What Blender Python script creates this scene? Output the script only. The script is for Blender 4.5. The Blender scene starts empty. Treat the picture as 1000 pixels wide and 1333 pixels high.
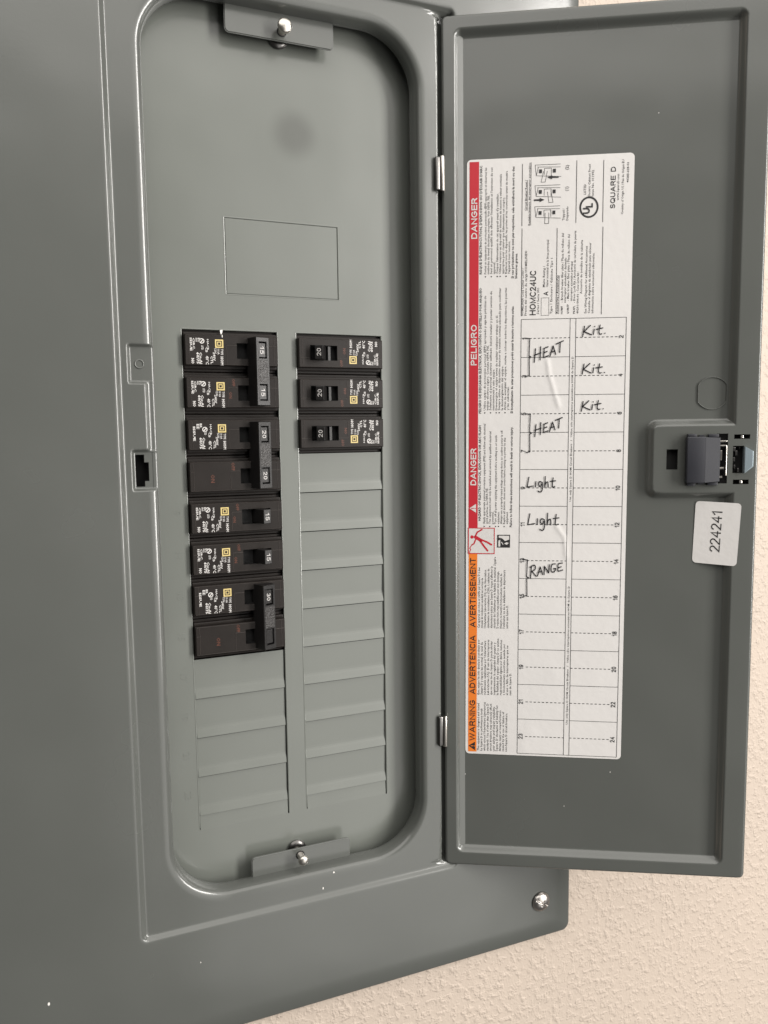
import bpy, bmesh, math, random
from mathutils import Vector, Matrix
random.seed(7)
S = 0.0254            # everything is measured in inches on the panel, then scaled to metres
PI = math.pi
sc = bpy.context.scene
C = sc.collection

# ------------------------------------------------------------------ camera
# panel frame: x right, y up, z out of the wall (inches) -> Blender x, -z, y
def V(x, y, z): return Vector((x * S, -z * S, y * S))
cam = bpy.data.cameras.new('camera')
cam.sensor_fit = 'VERTICAL'; cam.sensor_height = 24.0
cam.lens = 1016.26 / 1333.0 * 24.0
cam.clip_start = 0.01; cam.clip_end = 50
co = bpy.data.objects.new('camera', cam); C.objects.link(co)
Rc = ((0.92657407, -0.01291136, 0.3758907), (0.04914536, 0.99499824, -0.08696687), (-0.3728877, 0.09905452, 0.9225741))
cols = [Vector((r[0], -r[2], r[1])) for r in Rc]
M = Matrix.Identity(4)
for j in range(3):
    for i in range(3): M[i][j] = cols[j][i]
M.translation = V(-5.16208517, -2.53825058, 19.08910169)
co.matrix_world = M
sc.camera = co

# ------------------------------------------------------------------ light
w = bpy.data.worlds.new('World'); sc.world = w; w.use_nodes = True
bg = w.node_tree.nodes['Background']
bg.inputs['Color'].default_value = (1.0, 0.96, 0.91, 1); bg.inputs['Strength'].default_value = 0.07
def area(name, loc, target, size, sizey, power, col):
    l = bpy.data.lights.new(name, 'AREA'); l.shape = 'RECTANGLE'; l.size = size; l.size_y = sizey
    l.energy = power; l.color = col
    o = bpy.data.objects.new(name, l); C.objects.link(o)
    o.location = V(*loc)
    d = V(*target) - V(*loc)
    o.rotation_euler = d.to_track_quat('-Z', 'Y').to_euler()
    return o
area('key_light', (60, 12, 66), (2, -4, 0), 0.46, 1.9, 70, (1.0, 0.965, 0.925))
area('side_fill_light', (34, -20, 82), (2, -6, 0), 1.2, 3.0, 15, (1.0, 0.975, 0.94))  # added unseen broad fill that brightens the dead front and lower cover
area('ceiling_light', (-6, 66, 80), (-6, -4, 80.1), 4.2, 3.4, 92, (1.0, 0.965, 0.92))
vs = sc.view_settings
vs.view_transform = 'Standard'; vs.look = 'None'; vs.exposure = 0.0; vs.gamma = 1.0; vs.use_curve_mapping = False

# ------------------------------------------------------------------ materials
def mat(name, col, rough=0.5, metal=0.0, spec=0.5, bump=None, var=0.0, vscale=40, coat=0.0, wave=None, rv=0.12):
    m = bpy.data.materials.new(name); m.use_nodes = True
    nt = m.node_tree; b = nt.nodes['Principled BSDF']
    b.inputs['Base Color'].default_value = (*col, 1); b.inputs['Roughness'].default_value = rough
    b.inputs['Metallic'].default_value = metal; b.inputs['Specular IOR Level'].default_value = spec
    b.inputs['Coat Weight'].default_value = coat; b.inputs['Coat Roughness'].default_value = 0.2
    tc = nt.nodes.new('ShaderNodeTexCoord')
    if var:
        n = nt.nodes.new('ShaderNodeTexNoise'); n.inputs['Scale'].default_value = vscale; n.inputs['Detail'].default_value = 4
        nt.links.new(tc.outputs['Object'], n.inputs['Vector'])
        mx = nt.nodes.new('ShaderNodeMix'); mx.data_type = 'RGBA'
        mx.inputs['A'].default_value = (*[c * (1 - var) for c in col], 1)
        mx.inputs['B'].default_value = (*[min(1, c * (1 + var)) for c in col], 1)
        nt.links.new(n.outputs['Fac'], mx.inputs['Factor']); nt.links.new(mx.outputs['Result'], b.inputs['Base Color'])
        mr = nt.nodes.new('ShaderNodeMapRange'); mr.inputs['To Min'].default_value = rough * (1 - rv); mr.inputs['To Max'].default_value = rough * (1 + rv)
        nt.links.new(n.outputs['Fac'], mr.inputs['Value']); nt.links.new(mr.outputs['Result'], b.inputs['Roughness'])
    if bump:
        sca, dist, st = bump
        n = nt.nodes.new('ShaderNodeTexNoise'); n.inputs['Scale'].default_value = sca; n.inputs['Detail'].default_value = 3
        nt.links.new(tc.outputs['Object'], n.inputs['Vector'])
        bp = nt.nodes.new('ShaderNodeBump'); bp.inputs['Distance'].default_value = dist; bp.inputs['Strength'].default_value = st
        nt.links.new(n.outputs['Fac'], bp.inputs['Height']); nt.links.new(bp.outputs['Normal'], b.inputs['Normal'])
        if wave:
            n2 = nt.nodes.new('ShaderNodeTexNoise'); n2.inputs['Scale'].default_value = wave[0]; n2.inputs['Detail'].default_value = 1
            nt.links.new(tc.outputs['Object'], n2.inputs['Vector'])
            b2 = nt.nodes.new('ShaderNodeBump'); b2.inputs['Distance'].default_value = wave[1]; b2.inputs['Strength'].default_value = 1.0
            nt.links.new(n2.outputs['Fac'], b2.inputs['Height']); nt.links.new(bp.outputs['Normal'], b2.inputs['Normal']); nt.links.new(b2.outputs['Normal'], b.inputs['Normal'])
            nt.links.new(b2.outputs['Normal'], b.inputs['Coat Normal'])
    return m
GREY = (0.099, 0.104, 0.096)
paint = mat('grey_enamel', GREY, 0.26, coat=0.6, bump=(900, 0.0002, 0.09), var=0.07, vscale=14, wave=(13, 0.0016), rv=0.16)
paint_front_lit = mat('grey_enamel_front_lit', (0.149, 0.159, 0.143), 0.30, coat=0.6, bump=(900, 0.0002, 0.09), var=0.06, vscale=14, wave=(16, 0.0010), rv=0.16)  # cover enamel lightened to stand in for the reflection on the dead front
# disc of shade painted into dead front colour and coat, above the breakers
nt = paint_front_lit.node_tree; b = nt.nodes['Principled BSDF']
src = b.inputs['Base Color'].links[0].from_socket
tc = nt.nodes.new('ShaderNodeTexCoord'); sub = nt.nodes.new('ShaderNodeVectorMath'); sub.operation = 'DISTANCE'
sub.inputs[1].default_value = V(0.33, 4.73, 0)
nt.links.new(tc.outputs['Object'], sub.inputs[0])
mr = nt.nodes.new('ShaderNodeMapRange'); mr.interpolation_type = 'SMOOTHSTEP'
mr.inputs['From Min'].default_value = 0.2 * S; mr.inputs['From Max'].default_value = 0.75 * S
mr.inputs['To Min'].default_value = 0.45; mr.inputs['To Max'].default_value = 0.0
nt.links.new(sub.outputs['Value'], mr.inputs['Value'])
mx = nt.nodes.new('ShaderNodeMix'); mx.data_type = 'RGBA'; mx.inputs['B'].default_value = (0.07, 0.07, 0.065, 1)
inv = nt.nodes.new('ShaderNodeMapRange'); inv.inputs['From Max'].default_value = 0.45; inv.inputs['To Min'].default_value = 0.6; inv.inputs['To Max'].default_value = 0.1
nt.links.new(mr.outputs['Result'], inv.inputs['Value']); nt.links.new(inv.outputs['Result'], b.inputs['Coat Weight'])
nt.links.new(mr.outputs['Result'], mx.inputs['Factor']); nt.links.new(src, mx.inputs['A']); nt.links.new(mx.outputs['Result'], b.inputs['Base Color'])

plastic = mat('black_brown_plastic', (0.017, 0.0138, 0.012), 0.42, spec=0.22, bump=(2600, 0.0001, 0.5), var=0.25, vscale=90)
plastic_edge = mat('lighter_black_plastic', (0.065, 0.055, 0.05), 0.35, var=0.5, vscale=260)  # lighter and glossier than the body plastic, so the ribs show
plastic_fine = mat('black_handle_plastic', (0.013, 0.0122, 0.012), 0.36, spec=0.34, bump=(2600, 0.0001, 0.4), var=0.2, vscale=120)
plastic_rough = mat('stippled_black_plastic', (0.024, 0.022, 0.021), 0.36, bump=(900, 0.0006, 1.0))
screw_steel = mat('bright_screw_steel', (0.60, 0.57, 0.54), 0.3, metal=1.0, var=0.08)
dark = mat('recess_shade_black', (0.006, 0.006, 0.006), 0.8, var=0.2)  # near-black colour puts the shade into recesses, slots and holes
steel = mat('zinc_plated_steel', (0.68, 0.65, 0.60), 0.30, metal=1.0, bump=(1500, 0.0001, 0.3), var=0.08)
nickel = mat('dark_bolt_steel', (0.16, 0.155, 0.15), 0.32, metal=1.0, var=0.2)
latch_blue = mat('slate_latch_plastic', (0.026, 0.027, 0.034), 0.42, bump=(1500, 0.0001, 0.3), var=0.12)
bolt_pale = mat('pale_blue_plated_bolt', (0.46, 0.56, 0.62), 0.35, metal=0.15, var=0.1)
paper = mat('white_label_vinyl', (0.71, 0.69, 0.672), 0.40, bump=(220, 0.0004, 0.3), var=0.05, vscale=22)
white_print = mat('white_print', (0.64, 0.62, 0.60), 0.5, var=0.12, vscale=800)
black_print = mat('black_print', (0.022, 0.021, 0.022), 0.5, var=0.15, vscale=800)
grey_print = mat('small_black_print', (0.03, 0.029, 0.029), 0.5, var=0.15, vscale=800)
pen = mat('black_marker_ink', (0.012, 0.011, 0.013), 0.45, var=0.2, vscale=600)
red = mat('red_print', (0.50, 0.022, 0.035), 0.42, var=0.04)
orange = mat('orange_print', (0.80, 0.21, 0.03), 0.42, var=0.04)
yellow = mat('yellow_emblem_print', (0.62, 0.49, 0.20), 0.45, var=0.1, vscale=300)
rust_print = mat('dull_red_print', (0.10, 0.028, 0.013), 0.5, var=0.3, vscale=500)
fleck_m = mat('white_paint_fleck', (0.8, 0.78, 0.74), 0.4, var=0.05)

# cream wall with a knock-down texture
wallm = bpy.data.materials.new('cream_textured_wall'); wallm.use_nodes = True
nt = wallm.node_tree; b = nt.nodes['Principled BSDF']; b.inputs['Roughness'].default_value = 0.6
tc = nt.nodes.new('ShaderNodeTexCoord')
def noise(scale, detail, dist=0.0):
    n = nt.nodes.new('ShaderNodeTexNoise'); n.inputs['Scale'].default_value = scale; n.inputs['Detail'].default_value = detail
    n.inputs['Distortion'].default_value = dist
    nt.links.new(tc.outputs['Object'], n.inputs['Vector']); return n
n1 = noise(250, 2.5, 0.1); n2 = noise(520, 2); n3 = noise(6, 3)
ramp = nt.nodes.new('ShaderNodeMapRange'); ramp.interpolation_type = 'SMOOTHSTEP'
ramp.inputs['From Min'].default_value = 0.42; ramp.inputs['From Max'].default_value = 0.78
nt.links.new(n1.outputs['Fac'], ramp.inputs['Value'])
ad = nt.nodes.new('ShaderNodeMath'); ad.operation = 'MULTIPLY_ADD'; ad.inputs[1].default_value = 0.35
nt.links.new(n2.outputs['Fac'], ad.inputs[0]); nt.links.new(ramp.outputs['Result'], ad.inputs[2])
bpn = nt.nodes.new('ShaderNodeBump'); bpn.inputs['Distance'].default_value = 0.0008; bpn.inputs['Strength'].default_value = 0.68
nt.links.new(ad.outputs['Value'], bpn.inputs['Height']); nt.links.new(bpn.outputs['Normal'], b.inputs['Normal'])
mx = nt.nodes.new('ShaderNodeMix'); mx.data_type = 'RGBA'
mx.inputs['A'].default_value = (0.485, 0.41, 0.345, 1); mx.inputs['B'].default_value = (0.535, 0.45, 0.375, 1)
nt.links.new(n3.outputs['Fac'], mx.inputs['Factor']); nt.links.new(mx.outputs['Result'], b.inputs['Base Color'])

# ------------------------------------------------------------------ mesh building
class MB:
    def __init__(s): s.v = []; s.f = []
    def add(s, vs, fs):
        k = len(s.v); s.v += [tuple(p) for p in vs]; s.f += [tuple(i + k for i in f) for f in fs]
    def quad(s, a, b_, c, d): s.add([a, b_, c, d], [(0, 1, 2, 3)])
    def rect(s, x0, y0, x1, y1, z): s.quad((x0, y0, z), (x1, y0, z), (x1, y1, z), (x0, y1, z))
    def frame(s, x0, y0, x1, y1, t, z):
        s.rect(x0, y0, x1, y0 + t, z); s.rect(x0, y1 - t, x1, y1, z); s.rect(x0, y0 + t, x0 + t, y1 - t, z); s.rect(x1 - t, y0 + t, x1, y1 - t, z)
    def box(s, x0, y0, z0, x1, y1, z1, c=0.0, seg=2, tf=None):
        bm = bmesh.new(); bmesh.ops.create_cube(bm, size=1)
        for q in bm.verts:
            q.co = ((x0 + x1) / 2 + q.co.x * (x1 - x0), (y0 + y1) / 2 + q.co.y * (y1 - y0), (z0 + z1) / 2 + q.co.z * (z1 - z0))
        if c: bmesh.ops.bevel(bm, geom=bm.edges[:], offset=c, segments=seg, affect='EDGES', profile=0.5)
        s.bm(bm, tf)
    def bm(s, bm, tf=None):
        bm.verts.ensure_lookup_table(); bm.verts.index_update()
        s.add([(tf(*q.co) if tf else q.co[:]) for q in bm.verts], [[q.index for q in f.verts] for f in bm.faces]); bm.free()
    def lathe(s, prof, c, axis='z', n=24, ang=None):
        # profile (radius, height) turned about an axis through c
        vs = []; 
        for i in range(n):
            a = 2 * PI * i / n
            for r, h in prof:
                p = (r * math.cos(a), r * math.sin(a), h)
                if axis == 'y': p = (p[0], h, -p[1])
                vs.append((c[0] + p[0], c[1] + p[1], c[2] + p[2]))
        m = len(prof); fs = []
        for i in range(n):
            j = (i + 1) % n
            for k in range(m - 1): fs.append((i * m + k, j * m + k, j * m + k + 1, i * m + k + 1))
        s.add(vs, fs)
    def poly(s, pts, z0, z1):
        n = len(pts); s.add([(x, y, z1) for x, y in pts] + [(x, y, z0) for x, y in pts],
            [tuple(range(n))] + [(i, i + n, (i + 1) % n + n, (i + 1) % n) for i in range(n)])
    def flat(s, pts, z): s.add([(x, y, z) for x, y in pts], [tuple(range(len(pts)))])
    def stroke(s, pts, wd, z):
        # flat pen stroke with round ends
        P = [Vector(p) for p in pts]
        for i in range(len(P) - 1):
            d = P[i + 1] - P[i]
            if d.length < 1e-6: continue
            n = Vector((-d.y, d.x)).normalized() * wd / 2
            q = [P[i] + n, P[i] - n, P[i + 1] - n, P[i + 1] + n]
            s.add([(a.x, a.y, z + 0.0004 * (i % 2)) for a in q], [(0, 1, 2, 3)])
        for i, p in enumerate(P): s.flat([(p.x + wd / 2 * math.cos(k * PI / 4), p.y + wd / 2 * math.sin(k * PI / 4)) for k in range(8)], z + 0.0009)
    def map(s, fn): s.v = [fn(*p) for p in s.v]; return s
    def build(s, name, m, parent=None, smooth=False, kind=None, recalc=False, angle=None):
        me = bpy.data.meshes.new(name)
        me.from_pydata([V(*p) for p in s.v], [], s.f); me.update()
        if recalc:
            bm = bmesh.new(); bm.from_mesh(me); bmesh.ops.remove_doubles(bm, verts=bm.verts, dist=1e-7)
            bmesh.ops.recalc_face_normals(bm, faces=bm.faces); bm.to_mesh(me); bm.free()
        if smooth: me.shade_smooth()
        if angle: me.set_sharp_from_angle(angle=math.radians(angle))
        me.materials.append(m)
        o = bpy.data.objects.new(name, me); C.objects.link(o)
        if parent: o.parent = parent
        if kind: o['kind'] = kind
        return o
def empty(name, label=None, cat=None, group=None, loc=(0, 0, 0)):
    o = bpy.data.objects.new(name, None); C.objects.link(o); o.location = V(*loc)
    o.empty_display_size = 0.02
    if label: o['label'] = label
    if cat: o['category'] = cat
    if group: o['group'] = group
    return o
cur = bpy.data.curves.new('lettering', 'FONT'); cur.fill_mode = 'FRONT'
curo = bpy.data.objects.new('lettering', cur)
def text(mb, body, x, y, rot, h, z, length=None, bold=0.0, extrude=0.0, res=2, align='L'):
    """Flat lettering: baseline starts at (x, y), reads along rot degrees, capitals h tall."""
    cur.body = body; cur.resolution_u = res; cur.size = 1; cur.offset = bold; cur.extrude = extrude / h if extrude else 0
    cur.fill_mode = 'BOTH' if extrude else 'FRONT'
    me = curo.to_mesh()
    xs = [q.co.x for q in me.vertices]
    if not xs: curo.to_mesh_clear(); return
    x0, x1 = min(xs), max(xs); k = h / 0.70; kx = k if length is None else length / (x1 - x0)
    off = 0 if align == 'L' else (x1 - x0) * kx * (0.5 if align == 'C' else 1)
    a = math.radians(rot); ca, sa = math.cos(a), math.sin(a)
    vs = []
    for q in me.vertices:
        px = (q.co.x - x0) * kx - off; py = q.co.y * k
        vs.append((x + px * ca - py * sa, y + px * sa + py * ca, z + q.co.z * h))
    mb.add(vs, [tuple(p.vertices) for p in me.polygons]); curo.to_mesh_clear()

def arc(cx, cy, rx, ry, a0, a1, n=8):
    return [(cx + rx * math.cos(math.radians(a0 + (a1 - a0) * i / n)), cy + ry * math.sin(math.radians(a0 + (a1 - a0) * i / n))) for i in range(n + 1)]
# a plain grotesque drawn as pen paths: (width, strokes), capitals one unit high
GL = {
 'A': (.76, [[(0, 0), (.38, 1), (.76, 0)], [(.14, .30), (.62, .30)]]), 'C': (.70, [arc(.38, .5, .38, .5, 48, 312, 14)]),
 'D': (.70, [[(.28, 0), (0, 0), (0, 1), (.28, 1)] + arc(.28, .5, .42, .5, 90, -90, 12)]), 'E': (.60, [[(.60, 0), (0, 0), (0, 1), (.60, 1)], [(0, .52), (.55, .52)]]),
 'G': (.74, [arc(.38, .5, .38, .5, 48, 322, 14) + [(.72, .24), (.72, .47), (.42, .47)]]), 'H': (.68, [[(0, 0), (0, 1)], [(.68, 0), (.68, 1)], [(0, .52), (.68, .52)]]),
 'I': (.0, [[(0, 0), (0, 1)]]), 'L': (.54, [[(0, 1), (0, 0), (.54, 0)]]), 'M': (.80, [[(0, 0), (0, 1), (.40, .08), (.80, 1), (.80, 0)]]), 'N': (.68, [[(0, 0), (0, 1), (.68, 0), (.68, 1)]]),
 'O': (.78, [arc(.39, .5, .39, .5, 90, 450, 20)]), 'P': (.60, [[(0, 0), (0, 1), (.34, 1)] + arc(.34, .74, .26, .26, 90, -90) + [(0, .48)]]),
 'Q': (.78, [arc(.39, .5, .39, .5, 90, 450, 20), [(.46, .24), (.76, -.02)]]), 'R': (.66, [[(0, 0), (0, 1), (.36, 1)] + arc(.36, .745, .27, .255, 90, -90) + [(0, .49)], [(.38, .49), (.66, 0)]]),
 'S': (.60, [arc(.30, .75, .28, .25, 25, 255, 8) + arc(.30, .26, .30, .26, 80, -155, 8)]), 'T': (.64, [[(0, 1), (.64, 1)], [(.32, 1), (.32, 0)]]),
 'U': (.66, [[(0, 1), (0, .32)] + arc(.33, .32, .33, .32, 180, 360, 10) + [(.66, 1)]]), 'V': (.70, [[(0, 1), (.35, 0), (.70, 1)]]), 'W': (1.02, [[(0, 1), (.25, 0), (.51, 1), (.77, 0), (1.02, 1)]]),
 '0': (.52, [arc(.26, .5, .26, .5, 90, 450, 18)]), '1': (.30, [[(0, .74), (.26, 1), (.26, 0)]]), '2': (.52, [arc(.26, .73, .26, .27, 165, -35, 9) + [(0, 0), (.54, 0)]]),
 '3': (.52, [arc(.25, .75, .24, .25, 150, -90, 8) + arc(.25, .26, .27, .26, 85, -155, 8)]), '4': (.56, [[(.42, 0), (.42, 1), (0, .30), (.56, .30)]]),
 '5': (.52, [[(.48, 1), (.10, 1), (.04, .50)] + arc(.25, .32, .28, .32, 125, -150, 9)]), '6': (.52, [arc(.27, .32, .26, .32, 0, 360, 14), [(.01, .34), (.04, .62), (.14, .88), (.32, 1), (.48, .88)]]),
 '7': (.52, [[(0, 1), (.52, 1), (.30, .58), (.18, 0)]]), '8': (.52, [arc(.26, .75, .23, .25, 0, 360, 14), arc(.26, .26, .26, .26, 0, 360, 14)]), '9': (.52, [arc(.25, .68, .26, .32, 0, 360, 14), [(.51, .66), (.48, .38), (.38, .12), (.20, 0), (.04, .12)]]),
}
def ribbon(mb, pts, wd, z):
    P = [Vector(p) for p in pts]; closed = (P[0] - P[-1]).length < 1e-6
    if closed: P = P[:-1]
    n = len(P); out = []
    for i in range(n):
        a = P[i - 1] if (i or closed) else None; b_ = P[(i + 1) % n] if (i < n - 1 or closed) else None
        d0 = (P[i] - a).normalized() if a is not None else None; d1 = (b_ - P[i]).normalized() if b_ is not None else None
        d0 = d0 or d1; d1 = d1 or d0
        n0, n1 = Vector((-d0.y, d0.x)), Vector((-d1.y, d1.x)); m = (n0 + n1)
        m = m.normalized() if m.length > .05 else n0
        k = min(1.9, 1 / max(.3, m.dot(n0))); m = m * k * wd / 2
        e = d1 * (-wd / 2 if a is None else 0) + d0 * (wd / 2 if b_ is None else 0)
        out += [P[i] + m + e, P[i] - m + e]
    k = len(out) // 2
    mb.add([(q.x, q.y, z) for q in out], [(2 * i, 2 * i + 1, (2 * i + 3) % (2 * k), (2 * i + 2) % (2 * k)) for i in range(k if closed else k - 1)])
def word(mb, body, x, y, rot, h, z, length=None, weight=.17, gap=.30, align='L'):
    wd = weight * h; adv = []; t = 0
    for ch in body:
        if ch == ' ': t += .55; continue
        adv.append((ch, t)); t += GL[ch][0] + gap
    nat = t - gap; hh = h - wd
    kx = (length - wd) / nat if length else hh
    off = 0 if align == 'L' else -(nat * kx + wd) / 2
    a = math.radians(rot); ca, sa = math.cos(a), math.sin(a)
    for ch, t in adv:
        for i, st in enumerate(GL[ch][1]):
            pts = []
            for px, py in st:
                qx, qy = off + wd / 2 + (t + px) * kx, wd / 2 + py * hh
                pts.append((x + qx * ca - qy * sa, y + qx * sa + qy * ca))
            ribbon(mb, pts, wd, z + .0006 * i)
def sstep(x): x = max(0.0, min(1.0, x)); return x * x * (3 - 2 * x)

# ------------------------------------------------------------------ the wall
W = MB()
wz = 0.55
for x0, y0, x1, y1 in ((-45, -70, 60, -16), (-45, 9.5, 60, 60), (-45, -16, -6.5, 9.5), (6.5, -16, 60, 9.5)): W.rect(x0, y0, x1, y1, wz)
for a, c in (((-6.5, -16), (6.5, -16)), ((6.5, -16), (6.5, 9.5)), ((6.5, 9.5), (-6.5, 9.5)), ((-6.5, 9.5), (-6.5, -16))):
    W.quad((*a, wz), (*c, wz), (*c, -3.6), (*a, -3.6))
wall = W.build('wall', wallm, kind='structure')
wall.location = V(0, 0, 0)

# ------------------------------------------------------------------ the panel
panel = empty('electrical_panel', 'grey steel electrical panel with its door swung open on a cream textured wall', 'electrical panel')

# ---- cover: one pressed sheet built as loops around the opening
OL, OR_, OT, OB, ORAD = -3.28, 3.30, 7.30, -13.73, 1.4
def seq(a, b_, step):
    n = max(1, int(round(abs(b_ - a) / step))); return [a + (b_ - a) * i / n for i in range(n)]
leftY = seq(OB + ORAD, -4.2, 0.8) + seq(-4.2, -0.2, 0.025) + seq(-0.2, OT - ORAD, 0.7)
topX = seq(OL + ORAD, OR_ - ORAD, 0.5); rightY = seq(OT - ORAD, OB + ORAD, 0.9); botX = seq(OR_ - ORAD, OL + ORAD, 0.5)
NC = 22
def loop(L, R, T, B, r, e=0.0, rounded=True):
    """The points of one loop, always with the same count; e pushes it outward."""
    out = []
    L -= e; R += e; T += e; B -= e; r = max(0.01, r + e)
    def corner(cx, cy, a0, A, Bp):
        for i in range(NC):
            f = i / NC
            if rounded:
                a = a0 - PI / 2 * f
                out.append((cx + r * math.cos(a), cy + r * math.sin(a)))
            else:
                s0 = (cx + r * math.cos(a0), cy + r * math.sin(a0)); s1 = (cx + r * math.cos(a0 - PI / 2), cy + r * math.sin(a0 - PI / 2))
                if f < .4: g = f / .4; out.append((A[0] + (s0[0] - A[0]) * g, A[1] + (s0[1] - A[1]) * g))
                elif f < .6: a = a0 - PI / 2 * (f - .4) / .2; out.append((cx + r * math.cos(a), cy + r * math.sin(a)))
                else: g = (f - .6) / .4; out.append((s1[0] + (Bp[0] - s1[0]) * g, s1[1] + (Bp[1] - s1[1]) * g))
    for y in leftY: out.append((L, y))
    corner(L + r, T - r, PI, (L, OT - ORAD), (OL + ORAD, T))
    for x in topX: out.append((x, T))
    corner(R - r, T - r, PI / 2, (OR_ - ORAD, T), (R, OT - ORAD))
    for y in rightY: out.append((R, y))
    corner(R - r, B + r, 0, (R, OB + ORAD), (OR_ - ORAD, B))
    for x in botX: out.append((x, B))
    corner(L + r, B + r, -PI / 2, (OL + ORAD, B), (L, OB + ORAD))
    return out
FZ, MZ = 0.75, 0.86
def box_mask(x, y, x0, y0, x1, y1, w_):
    return sstep((x - x0) / w_ + .5) * sstep((x1 - x) / w_ + .5) * sstep((y - y0) / w_ + .5) * sstep((y1 - y) / w_ + .5)
def pocket(x, y, z):
    if x > 3.7 and -14.29 < y < 7.8 and x < 4.35: return z - .20 * sstep((x - 3.83) / .07) * sstep((4.26 - x) / .1)
    if x > -2.9 or x < -3.95 or y > -.3 or y < -4.1: return z
    m = max(box_mask(x, y, -3.79, -1.32, 0, -.50, .07), box_mask(x, y, -3.43, -2.86, 0, -1.28, .07), box_mask(x, y, -3.79, -3.72, 0, -2.84, .07))
    return min(z, FZ - 0.10 * m)
loops = []
for d, z in ((.02, .44), (.018, .30), (.010, .285), (-.005, .278), (-.022, .278), (-.036, .285), (-.043, .30), (-.042, .40), (-.04, .55), (-.03, .62), (-.01, .67), (.025, .71), (.07, .735), (.12, .746), (.17, .7495), (.20, FZ)):
    loops.append([(x, y, z) for x, y in loop(OL, OR_, OT, OB, ORAD, d)])
a0 = loops[-1]
STEP = (-4.03, 4.22, 7.87, -14.37, 0.13)
b0 = [(x, y, FZ) for x, y in loop(*STEP, e=-0.075, rounded=False)]
NR = 22
for i in range(1, NR + 1):
    t = i / NR
    loops.append([(p[0] + (q[0] - p[0]) * t, p[1] + (q[1] - p[1]) * t, FZ) for p, q in zip(a0, b0)])
for e, z in ((-.05, .755), (-.025, .777), (0, .806), (.025, .834), (.05, .855), (.075, MZ), (.12, MZ)):
    loops.append([(x, y, z) for x, y in loop(*STEP, e=e, rounded=False)])
COV = (-8.02, 8.02, 10.9, -17.28, 0.26)
for e, z in ((-.62, MZ), (-.55, .857), (-.42, .854), (-.10, .81), (-.05, .795), (-.018, .765), (0, .72), (0, .53)):
    loops.append([(x, y, z) for x, y in loop(*COV, e=e, rounded=False)])
N = len(loops[0]); cv = MB()
vs = [pocket_v for L in loops for pocket_v in [(p[0], p[1], pocket(*p)) for p in L]]
def in_slot(x, y): return (-3.745 < x < -3.555 and -3.65 < y < -2.925) or (-3.56 < x < -3.45 and -3.52 < y < -3.10)
fs = []
for k in range(len(loops) - 1):
    for i in range(N):
        j = (i + 1) % N
        q = (k * N + i, k * N + j, (k + 1) * N + j, (k + 1) * N + i)
        cx = sum(vs[t][0] for t in q) / 4; cy = sum(vs[t][1] for t in q) / 4
        if in_slot(cx, cy): continue
        fs.append(q[::-1])
cv.add(vs, fs)
cover = cv.build('cover', paint, panel, smooth=True)
cu_ = MB(); cu_.box(-3.80, -3.72, .30, -3.36, -2.86, .32); cu_.quad((-3.36, -3.72, .30), (-3.36, -2.86, .30), (-3.36, -2.86, .66), (-3.36, -3.72, .66)); cu_.build('strike_shade_backing', dark, panel)  # black sheets stand in for the shade behind the strike slot
# pressed ring beside the strike slot
rg = MB(); rg.lathe([(.112, .648), (.10, .668), (.086, .672), (.072, .655), (.064, .63), (.0, .628)], (-3.565, -.905, 0), n=28)
rg.build('pressed_ring', paint, panel, smooth=True, recalc=True)

# ---- the dark box behind
bx = MB(); bx.box(-6.4, -15.9, -3.5, 6.4, 9.4, -3.3); bx.build('back_box', dark, panel)
# strike slot backing
# ---- dead front
LX = (-2.532, -0.226, 0.252, 2.532)
KX0, KX1, KY0, KY1 = -1.425, 1.375, 0.865, 2.615
df = MB()
g = .020
for x0, x1, y0, y1 in ((-3.75, LX[0], -14.6, 8.2), (LX[1], LX[2], -12.36, 0), (LX[3], 3.75, -14.6, 8.2),
        (LX[0], LX[3], -14.6, -12.36), (LX[0], LX[3], KY1 + g, 8.2), (LX[0], LX[3], 0, KY0 - g), (LX[0], KX0 - g, KY0 - g, KY1 + g), (KX1 + g, LX[3], KY0 - g, KY1 + g)):
    df.rect(x0, y0, x1, y1, 0)
for a, b_ in ((0, 1), (2, 3)):                     # cut edges of the two breaker openings
    xa, xb = LX[a], LX[b_]
    df.quad((xa, 0, 0), (xa, -12.36, 0), (xa, -12.36, -.09), (xa, 0, -.09)); df.quad((xb, 0, -.09), (xb, -12.36, -.09), (xb, -12.36, 0), (xb, 0, 0))
    df.quad((xa, 0, -.09), (xb, 0, -.09), (xb, 0, 0), (xa, 0, 0))
    ax, bx_ = xa + .02, xb - .035                   # the tongue that runs back up to the sheet below the last plate
    ys = [(-11.988, -.022), (-12.12, -.017), (-12.25, -.009), (-12.36, 0)]
    for (ya, za), (yb, zb) in zip(ys[:-1], ys[1:]): df.quad((ax, yb, zb), (bx_, yb, zb), (bx_, ya, za), (ax, ya, za))
    df.quad((xa, -12.36, -.0), (ax, -12.36, 0), (ax, -12.34, -.008), (xa, -12.35, -.02))
for x0, y0, x1, y1 in ((KX0 - g, KY0 - g, KX1 + g, KY0 - g), (KX1 + g, KY0 - g, KX1 + g, KY1 + g), (KX1 + g, KY1 + g, KX0 - g, KY1 + g), (KX0 - g, KY1 + g, KX0 - g, KY0 - g)):
    df.quad((x0, y0, 0), (x1, y1, 0), (x1, y1, -.06), (x0, y0, -.06))
e_ = .022
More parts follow.
